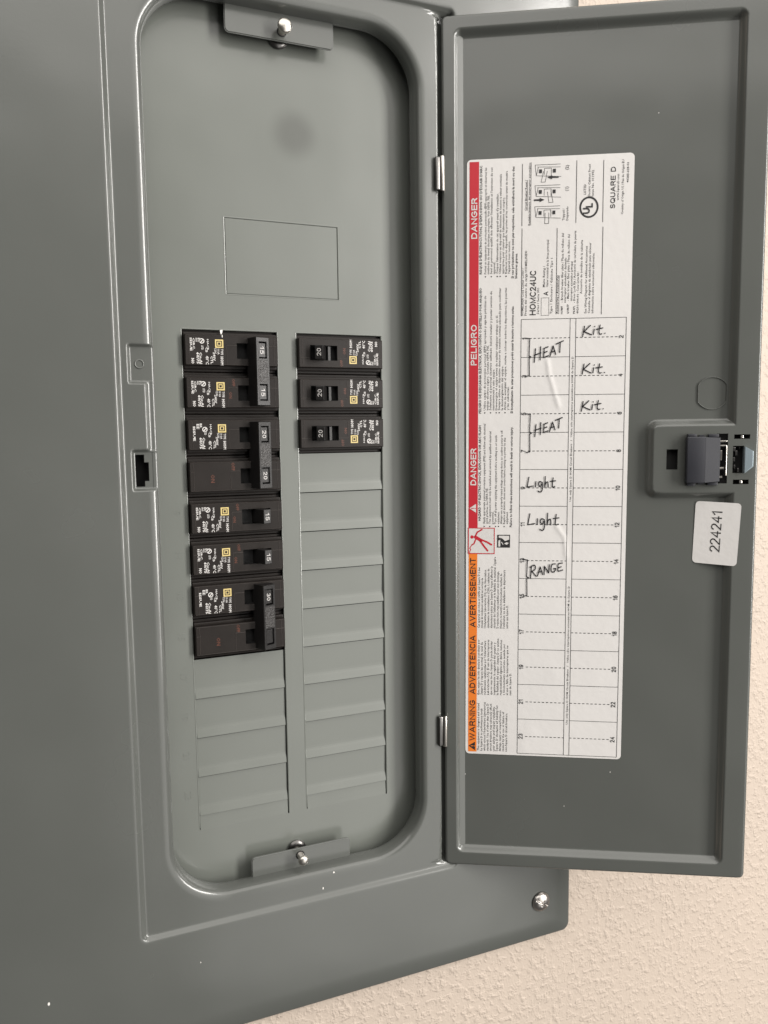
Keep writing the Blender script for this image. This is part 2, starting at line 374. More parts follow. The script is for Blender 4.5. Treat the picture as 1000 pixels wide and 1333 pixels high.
def rolled(x0, y0, x1, y1, ins, f=1.0, sides=4):
    # die-rolled edges round a punched opening (ins: the edge falls into the opening)
    for a, b_, n in (((x0, y0), (x0, y1), (1, 0)), ((x0, y1), (x1, y1), (0, -1)), ((x1, y1), (x1, y0), (-1, 0)), ((x1, y0), (x0, y0), (0, 1)))[:sides]:
        pr_ = [(-.004, .0012), (.004, .004), (.012, .002), (.018, -.008), (.020, -.03)]
        pr_ = [(d * f, z_ * f) for d, z_ in pr_]
        for (d0, z0), (d1, z1) in zip(pr_[:-1], pr_[1:]):
            df.quad((a[0] + n[0] * (d0 - ins), a[1] + n[1] * (d0 - ins), z0), (b_[0] + n[0] * (d0 - ins), b_[1] + n[1] * (d0 - ins), z0), (b_[0] + n[0] * (d1 - ins), b_[1] + n[1] * (d1 - ins), z1), (a[0] + n[0] * (d1 - ins), a[1] + n[1] * (d1 - ins), z1))
rolled(LX[0], -12.3, LX[1], 0, .012, 1.5, 3); rolled(LX[2], -12.3, LX[3], 0, .012, 1.5, 3); rolled(KX0 - g, KY0 - g, KX1 + g, KY1 + g, .014, 1.6)
df.build('dead_front', paint_front_lit, panel)
df2 = MB(); df2.rect(KX0 - .04, KY0 - .04, KX1 + .04, KY1 + .04, -.022); df2.build('blank_backing', paint_front_lit, panel)
mk = MB(); mk.box(KX0, KY0, -.05, KX1, KY1, -.004, c=.012)
for y in (1.7, 1.82): mk.box(KX0 - .02, y, -.03, KX0 + .01, y + .035, .004)
mk.build('main_breaker_blank', paint_front_lit, panel)
for k in range(4, 12):
    em = MB(); text(em, str(2 * k + 1), -2.86, -k - .30, -90, .16, 0.001, extrude=.005); em.build('embossed_number', paint_front_lit, panel)

# twist-out plates: each leans out towards its lower edge and laps over the next
pl = MB()
w2 = (LX[1] - LX[0]) / 2
prof = [(-.002, -.044), (-.03, -.042), (-.66, -.054), (-.72, -.052), (-.76, -.045), (-.80, -.034), (-.966, .003), (-.976, .003), (-.982, -.006), (-.981, -.06)]
xl, xr = -w2 + .022, w2 - .038
for (ya, za), (yb, zb) in zip(prof[:-1], prof[1:]): pl.quad((xl, yb, zb), (xr, yb, zb), (xr, ya, za), (xl, ya, za))
for x in (xl, xr):
    for (ya, za), (yb, zb) in zip(prof[:6], prof[1:7]): pl.quad((x, ya, za), (x, yb, zb), (x, yb, zb - .06), (x, ya, za - .06))
plate = pl.build('knockout_plate', paint_front_lit, panel)
spots = [((LX[0] + LX[1]) / 2, -r) for r in range(8, 12)] + [((LX[2] + LX[3]) / 2, -r) for r in range(3, 12)]
for i, (x, y) in enumerate(spots):
    o = plate if i == 0 else plate.copy()
    if i: C.objects.link(o)
    o.location = V(x, y, random.uniform(-.006, .004)); o.rotation_euler = (random.uniform(-.004, .004), random.uniform(-.0012, .0012), 0)

# ---- tabs that hold the dead front, with their screws
def tab(x0, x1, y0, y1, up):
    z0, z1 = .315, .36
    r = .10
    if up: pts = [(x0, y0), (x1, y0)] + [(x1 - r + r * math.cos(a), y1 - r + r * math.sin(a)) for a in [i * PI / 12 for i in range(7)]] + [(x0 + r + r * math.cos(a), y1 - r + r * math.sin(a)) for a in [PI / 2 + i * PI / 12 for i in range(7)]]
    else: pts = [(x1, y1), (x0, y1)] + [(x0 + r + r * math.cos(a), y0 + r + r * math.sin(a)) for a in [PI + i * PI / 12 for i in range(7)]] + [(x1 - r + r * math.cos(a), y0 + r + r * math.sin(a)) for a in [3 * PI / 2 + i * PI / 12 for i in range(7)]]
    bm = bmesh.new(); vv = [bm.verts.new((x, y, z1)) for x, y in pts]; f = bm.faces.new(vv)
    e = bmesh.ops.extrude_face_region(bm, geom=[f]); nv = [q for q in e['geom'] if isinstance(q, bmesh.types.BMVert)]
    for q in nv: q.co.z = z0
    bmesh.ops.recalc_face_normals(bm, faces=bm.faces)
    front = [ed for ed in bm.edges if all(abs(q.co.z - z1) < 1e-6 for q in ed.verts)]
    bmesh.ops.bevel(bm, geom=front, offset=.022, segments=3, affect='EDGES')
    t = MB(); t.bm(bm)
    # the foot of the tab bends forward into the rolled lip
    yb = y0 if up else y1
    sgn = -1 if up else 1
    ft = [(yb, .36), (yb + sgn * .05, .372), (yb + sgn * .09, .40), (yb + sgn * .11, .45)]
    for (ya, za), (yc, zc) in zip(ft[:-1], ft[1:]): t.quad((x0, ya, za), (x1, ya, za), (x1, yc, zc), (x0, yc, zc))
    return t
tab(-1.33, 1.31, -13.78, -13.18, True).build('tab', paint, panel)
tab(-1.36, 1.26, 6.65, 7.36, False).build('tab', paint, panel)
for (x, y), hr in (((-.06, -13.37), .13), ((-.02, 6.86), .17)):
    s_ = MB()
    n_ = MB(); n_.lathe([(.0, .02), (.24, .02), (.25, .05), (.22, .09), (.15, .11), (.075, .12)], (x, y, 0), n=24); n_.build('retaining_nut', nickel, panel, smooth=True, angle=40)
    s_.lathe([(.075, .0), (.075, .60)], (x, y, 0), n=20)
    for k in range(10): s_.lathe([(.075, .12 + k * .045), (.088, .1425 + k * .045), (.075, .165 + k * .045)], (x, y, 0), n=20)
    s_.lathe([(.075, .58), (hr * .8, .60), (hr, .64), (hr, .67), (hr * .85, .705), (hr * .45, .722), (0, .727)], (x, y, 0), n=24)
    s_.build('retaining_screw', steel, panel, smooth=True, angle=50)
    h_ = MB(); h_.lathe([(.0, .3615), (.118, .3615)], (x + .0, y, 0), n=24); h_.build('screw_hole', dark, panel)  # flat black disc stands in for the shade inside the hole

# ---- cover screw at the lower right corner
s_ = MB(); nr_, na_ = 30, 112; R0 = .285; vs = []; fs = []
rot = math.radians(-32)
for k in range(nr_ + 1):
    r = R0 * k / nr_
    for i in range(na_):
        a = 2 * PI * i / na_; x = r * math.cos(a); y = r * math.sin(a)
        z = .17 * math.sqrt(max(0, 1 - (r / (R0 * 1.02)) ** 2)) ** .9
        u_ = x * math.cos(rot) + y * math.sin(rot); cr = 0; v_ = -x * math.sin(rot) + y * math.cos(rot)
        sl = sstep((.022 - abs(v_)) / .020 + .5); cr = sstep((.018 - abs(u_)) / .018 + .5) * sstep((.10 - r) / .02)
        z -= max(sl * .055 * sstep((.235 - r) / .03), cr * .03)
        vs.append((6.95 + x, -16.09 + y, MZ - .01 + max(0, z)))
for k in range(nr_):
    for i in range(na_):
        j = (i + 1) % na_; fs.append((k * na_ + i, (k + 1) * na_ + i, (k + 1) * na_ + j, k * na_ + j))
s_.add(vs, fs); s_.build('cover_screw', screw_steel, panel, smooth=True)

# ---- hinge knuckles
for y0, y1 in ((3.53, 4.36), (-10.92, -10.08)):
    k_ = MB(); k_.lathe([(0, y0), (.048, y0), (.052, y0 + .01), (.052, y1 - .01), (.048, y1), (0, y1)], (3.90, 0, .86), axis='y', n=24)
    hg = k_.build('hinge', steel, panel, smooth=True, angle=40)
    k_ = MB(); k_.box(3.72, y0 + .01, .735, 3.855, y1 - .01, .86, c=.03, seg=3); k_.build('hinge_leaf', nickel, hg, smooth=True, angle=60)

# ---- loose white flecks of paint on the enamel
fl = MB()
for x, y, z, r in ((-6.15, -15.3, MZ, .05), (.42, -14.18, FZ, .035), (-.15, -13.86, FZ - .02, .06), (.72, -13.84, FZ - .01, .05), (-2.75, -15.25, MZ, .02)):
    fl.add([(x + r * .5 * math.cos(a) * random.uniform(.6, 1.2), y + r * math.sin(a) * random.uniform(.6, 1.2), z + .004) for a in [i * PI / 4 for i in range(8)]], [tuple(range(8))])
fl.build('paint_flecks', fleck_m, panel, kind='stuff')

# ------------------------------------------------------------------ the door
HX, ANG = 3.9382, math.radians(28.62)
door_rot = Matrix.Rotation(-ANG, 4, 'Z')
DW, DT, DB, DD, BW = 7.85, 7.745, -14.33, 0.17, 0.19
FU0, FU1, FV0, FV1 = 0.30, 7.30, -13.98, 7.43         # outer edge of the sunk field
def rr_sdf(u, v, u0, v0, u1, v1, r):
    cx, cy = (u0 + u1) / 2, (v0 + v1) / 2
    qx, qy = abs(u - cx) - (u1 - u0) / 2 + r, abs(v - cy) - (v1 - v0) / 2 + r
    return min(max(qx, qy), 0) + math.hypot(max(qx, 0), max(qy, 0)) - r
def door_h(u, v):
    d = min(-rr_sdf(u, v, FU0, FV0, FU1, FV1, .2), rr_sdf(u, v, 5.32, -4.09, 9.0, -2.44, .12))
    e = max(0, -rr_sdf(u, v, 0, DB, DW, DT, .14))
    edge = 0.05 * (1 - min(1, e / .06)) ** 2
    return -DD * sstep(d / BW) - edge
def lines(parts):
    out = []
    for a, b_, s_ in parts: out += seq(a, b_, s_)
    return out + [parts[-1][1]]
US = lines([(0, .07, .0175), (.07, .28, .07), (.28, .52, .02), (.52, 5.08, .6), (5.08, 5.38, .02), (5.38, 6.98, .15), (6.98, 7.34, .02), (7.34, DW - .07, .1), (DW - .07, DW, .0175)])
VS_ = lines([(DB, DB + .07, .0175), (DB + .07, -14.0, .07), (-14.0, -13.74, .02), (-13.74, -4.34, .7), (-4.34, -4.02, .02), (-4.02, -2.5, .12), (-2.5, -2.2, .02), (-2.2, 7.18, .7), (7.18, 7.46, .02), (7.46, DT - .07, .06), (DT - .07, DT, .0175)])
HOLES = [(5.63, -3.52, 5.905, -3.01), (6.84, -3.88, 7.11, -2.63), (7.235, -3.62, 7.50, -2.94), (7.255, -2.765, 7.635, -2.655), (7.255, -3.90, 7.635, -3.785)]
US = sorted(set([round(q, 5) for q in US] + [q for h in HOLES for q in (h[0], h[2])])); VS_ = sorted(set([round(q, 5) for q in VS_] + [q for h in HOLES for q in (h[1], h[3])]))
dm = MB(); nu = len(US)
def corner_pull(u, v):
    # round the four outer corners of the sheet
    r = .14
    for cu, su in ((r, -1), (DW - r, 1)):
        for cw, sv in ((DB + r, -1), (DT - r, 1)):
            du, dv = (u - cu) * su, (v - cw) * sv
            if du > 0 and dv > 0:
                m = max(du, dv); l = math.hypot(du, dv)
                if l > 0: return cu + su * du * m / l, cw + sv * dv * m / l
    return u, v
dv_ = []
for v in VS_:
    for u in US:
        a, b_ = corner_pull(u, v); dv_.append((a, b_, door_h(a, b_)))
df_ = []
for j in range(len(VS_) - 1):
    for i in range(nu - 1):
        cu, cw = (US[i] + US[i + 1]) / 2, (VS_[j] + VS_[j + 1]) / 2
        if any(h[0] < cu < h[2] and h[1] < cw < h[3] for h in HOLES): continue
        df_.append((j * nu + i, j * nu + i + 1, (j + 1) * nu + i + 1, (j + 1) * nu + i))
dm.add(dv_, df_)
# returned edge of the pan
per = [(u, DB) for u in US] + [(DW, v) for v in VS_[1:]] + [(u, DT) for u in US[::-1][1:]] + [(0, v) for v in VS_[::-1][1:-1]]
per = [corner_pull(*q) for q in per]
for i in range(len(per)):
    a, b_ = per[i], per[(i + 1) % len(per)]
    dm.quad((*a, -.05), (*a, -.12), (*b_, -.12), (*b_, -.05))
for h in HOLES:                                        # thickness of the sheet at each cut-out
    for p, q in (((h[0], h[1]), (h[2], h[1])), ((h[2], h[1]), (h[2], h[3])), ((h[2], h[3]), (h[0], h[3])), ((h[0], h[3]), (h[0], h[1]))):
        dm.quad((*p, 0), (*q, 0), (*q, -.05), (*p, -.05))
door = dm.build('door', paint, panel, smooth=True, recalc=True, angle=50)
def set_door(o):
    o.matrix_local = Matrix.Translation(V(HX, 0, FZ)) @ door_rot
set_door(door)
# outer face of the door (a shallow raised panel, on the far side)
ob = MB(); ob.box(.05, DB + .05, -.23, DW - .05, DT - .05, -.20); ob.build('outer_skin', paint, door)
fl = MB()
for u, v, r in ((.44, 4.55, .016), (.40, .25, .014), (4.4, -11.6, .014), (.55, -11.8, .012), (5.3, 5.2, .012), (6.6, -5.0, .01), (3.2, -12.6, .012)):
    fl.add([(u + r * math.cos(i * PI / 3), v + r * math.sin(i * PI / 3), door_h(u, v) + .008) for i in range(6)], [tuple(range(6))])
fl.build('paint_flecks', fleck_m, door, kind='stuff')
# octagonal knockout outline
oc = MB(); cu, cw, r = 6.742, -1.62, .40
pts = []
for i in range(64):
    a = 2 * PI * i / 64; x, y = r * math.cos(a), r * math.sin(a)
    pts.append((max(-.343, min(.343, x)), y))
for i in range(64):
    (x0, y0), (x1, y1) = pts[i], pts[(i + 1) % 64]
    k0, k1 = .965, 1.035
    za, zt = -DD + .001, -DD + .026
    oc.quad((cu + x0 * k0, cw + y0 * k0, za), (cu + x1 * k0, cw + y1 * k0, za), (cu + x1, cw + y1, zt), (cu + x0, cw + y0, zt))
    oc.quad((cu + x0, cw + y0, zt), (cu + x1, cw + y1, zt), (cu + x1 * k1, cw + y1 * k1, za), (cu + x0 * k1, cw + y0 * k1, za))
oc.build('knockout_outline', paint, door)
# latch: slide, spring clip, bolt
lb = MB(); lb.box(5.5, -4.0, -.19, 7.70, -2.55, -.175); lb.build('latch_backing', dark, door)  # added black sheet standing in for the shade behind the door cut-outs
lt = MB()
lt.box(6.08, -3.86, .0, 6.56, -2.70, .17, c=.03, seg=3)
lt.add([(6.53, -3.845, .172), (6.90, -3.82, .10), (6.90, -2.73, .10), (6.53, -2.715, .172), (6.53, -3.845, 0), (6.90, -3.82, 0), (6.90, -2.73, 0), (6.53, -2.715, 0)],
       [(0, 1, 2, 3), (4, 5, 1, 0), (5, 6, 2, 1), (6, 7, 3, 2)])
lt.box(6.12, -2.72, 0, 6.33, -2.63, .09, c=.012); lt.box(6.12, -3.93, 0, 6.33, -3.84, .09, c=.012)
lt.box(6.62, -2.72, 0, 6.87, -2.64, .07, c=.01); lt.box(6.62, -3.92, 0, 6.87, -3.84, .07, c=.01)
lt.box(6.40, -2.71, 0, 6.52, -2.66, .05); lt.box(6.40, -3.90, 0, 6.52, -3.85, .05)
latch = lt.build('latch_slide', latch_blue, door, smooth=True, angle=35)
sp = MB()
sp.box(7.055, -3.68, -.08, 7.085, -2.93, .03, c=.008); sp.box(6.88, -2.945, -.06, 7.075, -2.915, .02, c=.006)
sp.box(6.88, -3.52, -.06, 7.03, -3.47, .0, c=.006); sp.box(6.92, -2.84, -.06, 7.09, -2.80, .0, c=.006); sp.box(6.90, -3.74, -.08, 7.0, -3.69, -.02)
sp.box(6.95, -3.30, -.12, 7.0, -3.05, -.06, c=.01)
sp.build('spring_clip', steel, door)
bo = MB()
def prism(poly_, z0, z1, mb): mb.poly(poly_, z0, z1)
bo.add([(7.50, -3.62, .10), (7.66, -3.44, .16), (7.66, -3.06, .16), (7.50, -2.96, .10), (7.50, -3.62, -.08), (7.74, -3.46, -.02), (7.74, -3.08, -.02), (7.50, -2.96, -.08)],
       [(0, 1, 2, 3), (1, 5, 6, 2), (0, 4, 5, 1), (2, 6, 7, 3), (3, 7, 4, 0)])
bolt = bo.build('latch_bolt', bolt_pale, door)
bt = MB()
for x, y, s_ in ((7.27, -3.02, .05), (7.33, -3.12, .06), (7.28, -3.28, .05), (7.30, -3.46, .045), (7.38, -3.55, .05), (7.41, -2.99, .03)):
    bt.box(x - s_ / 2, y - s_, -.12, x + s_ / 2, y + s_, random.uniform(-.06, -.01), c=.01)
bt.build('bolt_spring', nickel, door)
for y in (-2.71, -3.842):
    t = MB(); t.box(7.42, y - .04, -.12, 7.49, y + .04, -.03, c=.012); t.build('guide_pin', steel, door)

# ------------------------------------------------------------------ the directory label on the door
lab = empty('directory_label', 'large white circuit label with red and orange bands and handwriting on the open door', 'label')
lab.matrix_world = Matrix.Translation(V(HX, 0, FZ)) @ door_rot
LZ = -DD + .010
def fin(mb, dz=0.0):
    return mb.map(lambda s, v, z: (.592 + s + .0052 * (v + 3.43), v - .0068 * s, z + LZ + dz))
lp = MB()
r = .11; LW, LT, LB = 4.115, 4.325, -11.21
# paper grid so that the two creases and a slight wave are real relief
CRE = [((2.05, -.62), (2.10, -1.0), (2.26, -1.55), (2.40, -1.98)), ((2.30, -4.88), (2.42, -5.08), (2.55, -5.25), (2.62, -5.9))]
def crease(s, v):
    h = 0
    for c in CRE:
        for i, ((ax, ay), (bx_, by)) in enumerate(zip(c[:-1], c[1:])):
            t = max(0, min(1, ((s - ax) * (bx_ - ax) + (v - ay) * (by - ay)) / ((bx_ - ax) ** 2 + (by - ay) ** 2)))
            d = math.hypot(s - ax - t * (bx_ - ax), v - ay - t * (by - ay))
            h = max(h, .013 * math.exp(-(d / .055) ** 2) * sstep(((i + t) + .12) / .5) * sstep((3.1 - i - t) / .5))
    for cx, cy, rr, a in ((1.7, -10.6, .22, .008), (1.55, -10.95, .15, .007), (2.3, -8.9, .2, .005), (3.4, -9.1, .3, .005), (1.55, -4.95, .2, .006), (2.9, -4.5, .25, .005)):
        h += a * math.exp(-((s - cx) ** 2 + (v - cy) ** 2) / rr ** 2)
    return h
ss = lines([(0, r, r / 5), (r, 1.40, .3), (1.40, 2.75, .03), (2.75, LW - r, .2), (LW - r, LW, r / 5)])
tt = lines([(LB, LB + r, r / 5), (LB + r, -6.0, .12), (-6.0, -4.7, .04), (-4.7, -2.1, .3), (-2.1, -.5, .04), (-.5, LT - r, .4), (LT - r, LT, r / 5)])
pv = []
for v in tt:
    for s_ in ss:
        a, b_ = s_, v
        for cu, su in ((r, -1), (LW - r, 1)):
            for cw, sv in ((LB + r, -1), (LT - r, 1)):
                du, dv = (s_ - cu) * su, (v - cw) * sv
                if du > 0 and dv > 0:
                    m = max(du, dv); l = math.hypot(du, dv); a, b_ = cu + su * du * m / l, cw + sv * dv * m / l
        pv.append((a, b_, crease(a, b_)))
nS = len(ss)
lp.add(pv, [(j * nS + i, j * nS + i + 1, (j + 1) * nS + i + 1, (j + 1) * nS + i) for j in range(len(tt) - 1) for i in range(nS - 1)])
fin(lp).build('label_sheet', paper, lab, smooth=True)
Z1, Z2 = .004, .008
def PZ(s, v): return Z1 + crease(s, v)
rb = MB(); rb.rect(.067, -5.03, .305, 4.27, Z1); fin(rb).build('red_band', red, lab)
obn = MB(); obn.rect(.075, -11.15, .300, -5.72, Z1); fin(obn).build('orange_band', orange, lab)
for s0, v0, v1 in (('DANGER', 2.386, 3.388), ('PELIGRO', -.792, .235), ('DANGER', -3.90, -2.934)):
    wt = MB(); word(wt, s0, .262, v0, 90, .150, Z2, length=v1 - v0, weight=.19); fin(wt).build('band_word', white_print, lab)
wt = MB(); wt.flat([(.09, -4.507), (.262, -4.625), (.262, -4.39)], Z2); fin(wt).build('warning_triangle', white_print, lab)
rm = MB(); text(rm, '!', .250, -4.507, 90, .115, Z2 + .003, bold=.02, align='C'); 
fin(rm).build('exclamation_mark', red, lab)
for s0, v0, v1 in (('AVERTISSEMENT', -7.70, -5.83), ('ADVERTENCIA', -9.54, -7.93), ('WARNING', -10.84, -9.71)):
    ot = MB(); word(ot, s0, .262, v0, 90, .150, Z2, length=v1 - v0, weight=.165); fin(ot).build('band_word', black_print, lab)
ot = MB(); ot.flat([(.088, -10.99), (.26, -11.11), (.26, -10.875)], Z2); fin(ot).build('warning_triangle', black_print, lab)
om = MB(); text(om, '!', .250, -10.99, 90, .105, Z2 + .003, bold=.02, align='C'); fin(om).build('exclamation_mark', orange, lab)

# small print
def para(mb, lines_, s0, ds, v0, vlen, h, bold=0.0):
    for i, ln in enumerate(lines_):
        n = max(len(q) for q in lines_)
        text(mb, ln, s0 + i * ds, v0, 90, h, Z1, length=vlen * len(ln) / n, bold=bold, res=1)
sm = MB(); bdm = MB()
def bline(t, s, v0, v1, h=.06): text(bdm, t, s, v0, 90, h, Z1, length=v1 - v0, bold=.02, res=1)
bline('HAZARD OF ELECTRIC SHOCK, EXPLOSION OR ARC FLASH', .385, -4.84, -2.34)
bline('PELIGRO DE DESCARGA ELÉCTRICA, EXPLOSIÓN O DESTELLO POR ARQUEO', .385, -2.03, 1.16)
bline("RISQUE D'ÉLECTROCUTION, D'EXPLOSION OU D'ÉCLAIR D'ARC", .385, 1.50, 4.17)
bline('Failure to follow these instructions will result in death or serious injury.', 1.20, -5.0, -2.38)
bline('El incumplimiento de estas precauciones podrá causar la muerte o lesiones serias.', 1.20, -2.03, .69)
bline('Si ces précautions ne sont pas respectées, cela entraînera la mort ou des', 1.19, 1.375, 4.12)
bline('blessures graves.', 1.28, 1.375, 2.0)
EN = ['Apply appropriate personal protective equipment (PPE) and follow safe electrical', 'work practices. See NFPA 70E.', 'This equipment must only be installed and serviced by qualified electrical', 'personnel.',
      'Turn off all power supplying this equipment before working on or inside', 'equipment.', 'Always use a properly rated voltage sensing device to confirm power is off.', 'Replace all devices, doors and covers before turning on power to this', 'equipment.']
ES = ['Utilice equipo de protección personal (EPP) apropiado y siga las prácticas de', 'trabajo eléctrico seguro. Consulte NFPA 70E.', 'Solamente el personal eléctrico calificado deberá instalar y prestar servicio de', 'mantenimiento a este equipo.',
      'Desenergice el equipo antes de realizar cualquier trabajo en él.', 'Siempre utilice un dispositivo detector de tensión nominal adecuado para confirmar', 'la desenergización del equipo.', 'Antes de energizar el equipo, vuelva a colocar todos los dispositivos, las puertas', 'y las cubiertas.']
FR = ["Portez un équipement de protection personnelle (ÉPP) approprié et observez les", "méthodes de travail électrique sécuritaire. Voir NFPA 70E.", "Seul un personnel qualifié doit effectuer l'installation et l'entretien de cet", "appareil.",
      "Coupez l'alimentation de cet appareil avant d'y travailler.", "Utilisez toujours un dispositif de détection de tension à valeur nominale", "appropriée pour s'assurer que l'alimentation est coupée.", "Replacez tous les dispositifs, les portes et les couvercles avant de mettre", "l'appareil sous tension."]
for blk, v0, vl in ((EN, -4.92, 2.62), (ES, -1.95, 3.1), (FR, 1.50, 2.62)):
    para(sm, blk, .50, .0745, v0, vl, .054, .006)
    for k in (0, 2, 4, 5, 7):
        cx = .478 + k * .0745; cv_ = v0 - .065; bdm.flat([(cx + .018 * math.cos(i * PI / 3), cv_ + .018 * math.sin(i * PI / 3)) for i in range(6)], Z1)
para(sm, ['This equipment is designed and tested', 'by Square D to performance levels', 'which exceed Underwriters Laboratories', 'standards. Use of other than Square D', 'circuit breakers may adversely affect', 'user safety and impair reliability.', 'Square D disclaims all liability for',
          'damage, injury or nonperformance', 'caused by the use or failure of', 'non-Square D circuit breakers.'], .375, .083, -11.12, 1.36, .058, .006)
para(sm, ['Este equipo ha sido diseñado y probado por', 'Square D y supera las normas de nivel de', 'rendimiento establecidas por Underwriters', 'Laboratories (UL). El uso de interruptores', 'que no sean los de Square D puede afectar', 'negativamente la seguridad del usuario y', 'la fiabilidad del equipo. Square D no asume',
          'responsabilidad alguna por daños, lesiones', 'o funcionamiento incorrecto causado por', 'el uso o fallo de interruptores que no', 'sean de Square D.'], .375, .0845, -9.55, 1.55, .058, .006)
para(sm, ['Cet appareil est conçu et vérifié par Square D à des', 'niveaux de rendement excédant les normes de', 'Underwriters Laboratories (UL) et de l’Association', 'canadienne de normalisation (CSA). L’utilisation de', 'disjoncteurs autres que Square D risque d’affecter la', 'sécurité de l’utilisateur et la fiabilité du matériel. Square', 'D rejette toute responsabilité pour tout dommage,',
          'blessure ou mauvais fonctionnement résultant de', 'l’utilisation ou de la défaillance de disjoncteurs', 'autres que Square D.'], .375, .083, -7.72, 1.92, .058, .006)
def sline(t, s, v0, v1=None, h=.05, bold=None):
    if v1 is None: v1 = v0 + len(t) * .0335
    (text(bdm, t, s, v0, 90, h, Z1, length=v1 - v0, bold=.012, res=1) if bold else text(sm, t, s, v0, 90, h * 1.1, Z1, length=v1 - v0, res=1, bold=.006))
sline('HOMELINE® Load Center Cover /', 1.445, .44, 1.62); sline('Frente del centro de carga HOMELINE®', 1.525, .44, 2.06)
wm = MB(); word(wm, 'HOMC24UC', 1.755, .447, 90, .155, Z1, length=1.11, weight=.165); fin(wm).build('model_number', black_print, lab)
sline('Series / Serie S01', 1.835, .47, 1.12)
word(bdm, 'A', 2.06, .93, 90, .12, Z1, weight=.17)
sline('Mains Rating /', 1.975, 1.14, 1.66); sline('Valor nominal de la línea principal', 2.06, 1.14, 2.30)
sline('Type 1 Enclosure / Gabinete Tipo 1', 2.165, .47, 1.85)
sline('Accesorios / Accessories', 2.315, .465, 1.42, bold=1)
for t, s, v0 in (('HOMFP', 2.43, .46), ('QOM1FP', 2.58, .46), ('PK4FL', 2.735, .46), ('40201-006-01', 2.82, .46)): sline(t, s, v0, v0 + len(t) * .04, bold=1)
for t, s, v0, v1 in (('- Branch breaker filler plate / Placa de relleno del', 2.43, .75, 2.45), ('interruptor automático derivado', 2.505, .74, 1.85), ('- Main breaker filler plate / Placa de relleno del', 2.58, .78, 2.42), ('interruptor automático principal', 2.66, .78, 1.75),
     ('- Door Lock Kit / Accesorio de cerradura de puerta', 2.735, .73, 2.50), ('- Cover Screw Kit /', 2.82, .98, 1.50), ('Accesorio de tornillos de la cubierta', 2.90, .95, 2.27),
     ('See Wiring Diagram for additional Accessories', 3.02, .46, 2.12), ('Consulte el diagrama de alambrado para obtener', 3.105, .46, 2.2), ('información sobre accesorios adicionales.', 3.19, .46, 1.95)): sline(t, s, v0, v1)
sline('Circuit Breaker Reset /', 1.505, 3.03, 3.776, bold=1); sline('Restablecimiento del interruptor automático', 1.59, 2.67, 4.2, bold=1)
sline('Tripped /', 2.44, 2.76, 3.05); sline('Disparado', 2.53, 2.76, 3.10)
sline('(1)', 2.52, 3.47, 3.58, h=.07); sline('(2)', 2.52, 3.98, 4.10, h=.07)
sline('LISTED', 2.955, 3.37, 3.62); sline('Electric Cabinet Front', 3.06, 3.31, 4.10); sline('Issue No. 011992', 3.145, 3.32, 3.95)
wm = MB(); word(wm, 'SQUARE D', 3.67, 3.008, 90, .12, Z1, length=1.0, weight=.17); fin(wm).build('maker_name', black_print, lab)
sline('www.SquareD.com', 3.755, 3.20, 3.83); sline('Country of Origin US / País de Origen EU', 3.87, 2.86, 4.17); sline('40283-628-03', 3.985, 3.62, 4.10, bold=1)
for v0, v1 in ((-4.32, -.61), (-10.30, -6.55)):
    text(sm, 'Use only Square D HOM Circuit Breakers   /   Utilice sólo interruptores automáticos HOM de Square D', 2.715, v0, 90, .048, Z1, length=v1 - v0, res=1, bold=.008)
# numbers of the circuits
TT, RH, TL_, TR_, M1, M2 = .345, .958, 1.392, 4.005, 2.618, 2.762
for k in range(12):
    v = TT - (k + .5) * RH
    for c_, s_ in ((2 * k + 1, 1.535), (2 * k + 2, 3.945)):
        wm = MB(); word(wm, str(c_), s_, v, 90, .115, Z2, weight=.15, align='C'); fin(wm).build('circuit_number', black_print, lab)
fin(sm).build('small_print', grey_print, lab, kind='stuff')
fin(bdm).build('bold_print', black_print, lab, kind='stuff')
# ruled lines
tl = MB(); lw = .012
def ln(s0, v0, s1, v1, wd=lw):
    if abs(s1 - s0) > abs(v1 - v0): tl.quad((s0, v0 - wd / 2, PZ(s0, v0)), (s1, v1 - wd / 2, PZ(s1, v1)), (s1, v1 + wd / 2, PZ(s1, v1)), (s0, v0 + wd / 2, PZ(s0, v0)))
    else: tl.quad((s0 - wd / 2, v0, PZ(s0, v0)), (s0 + wd / 2, v0, PZ(s0, v0)), (s1 + wd / 2, v1, PZ(s1, v1)), (s1 - wd / 2, v1, PZ(s1, v1)))
def lng(s0, v0, s1, v1, wd=lw, n=10):
    for i in range(n): ln(s0 + (s1 - s0) * i / n, v0 + (v1 - v0) * i / n, s0 + (s1 - s0) * (i + 1) / n, v0 + (v1 - v0) * (i + 1) / n, wd)
TBm = TT - 12 * RH
for s_ in (TL_, TR_, M1, M2): lng(s_, TBm, s_, TT, n=60)
for a, b_ in ((TL_, TR_),): lng(a, TT, b_, TT); lng(a, TBm, b_, TBm)
for k in range(12):
    v = TT - k * RH
    if k: lng(TL_, v, M1, v, n=14); lng(M2, v, TR_, v)
    v -= RH / 2
    for a, b_ in ((1.60, M1), (M2, 3.84)):
        s_ = a
        while s_ < b_ - .02: ln(s_, v, min(b_, s_ + .060), v, .018); s_ += .108
for s_, v0, v1 in ((1.385, 2.66, 4.17), (1.39, .43, 2.60), (2.262, .46, 2.58), (3.385, .43, 2.575), (2.72, 2.69, 4.2), (3.375, 2.685, 4.18)): ln(s_, v0, s_, v1, .014)
for s_, v0, v1 in ((1.52, 3.03, 3.776), (1.605, 2.67, 4.2), (2.332, .465, 1.42)): ln(s_, v0, s_, v1, .008)
tl.frame(1.885, .43, 2.085, .876, .008, Z1)
fin(tl).build('ruled_lines', grey_print, lab)
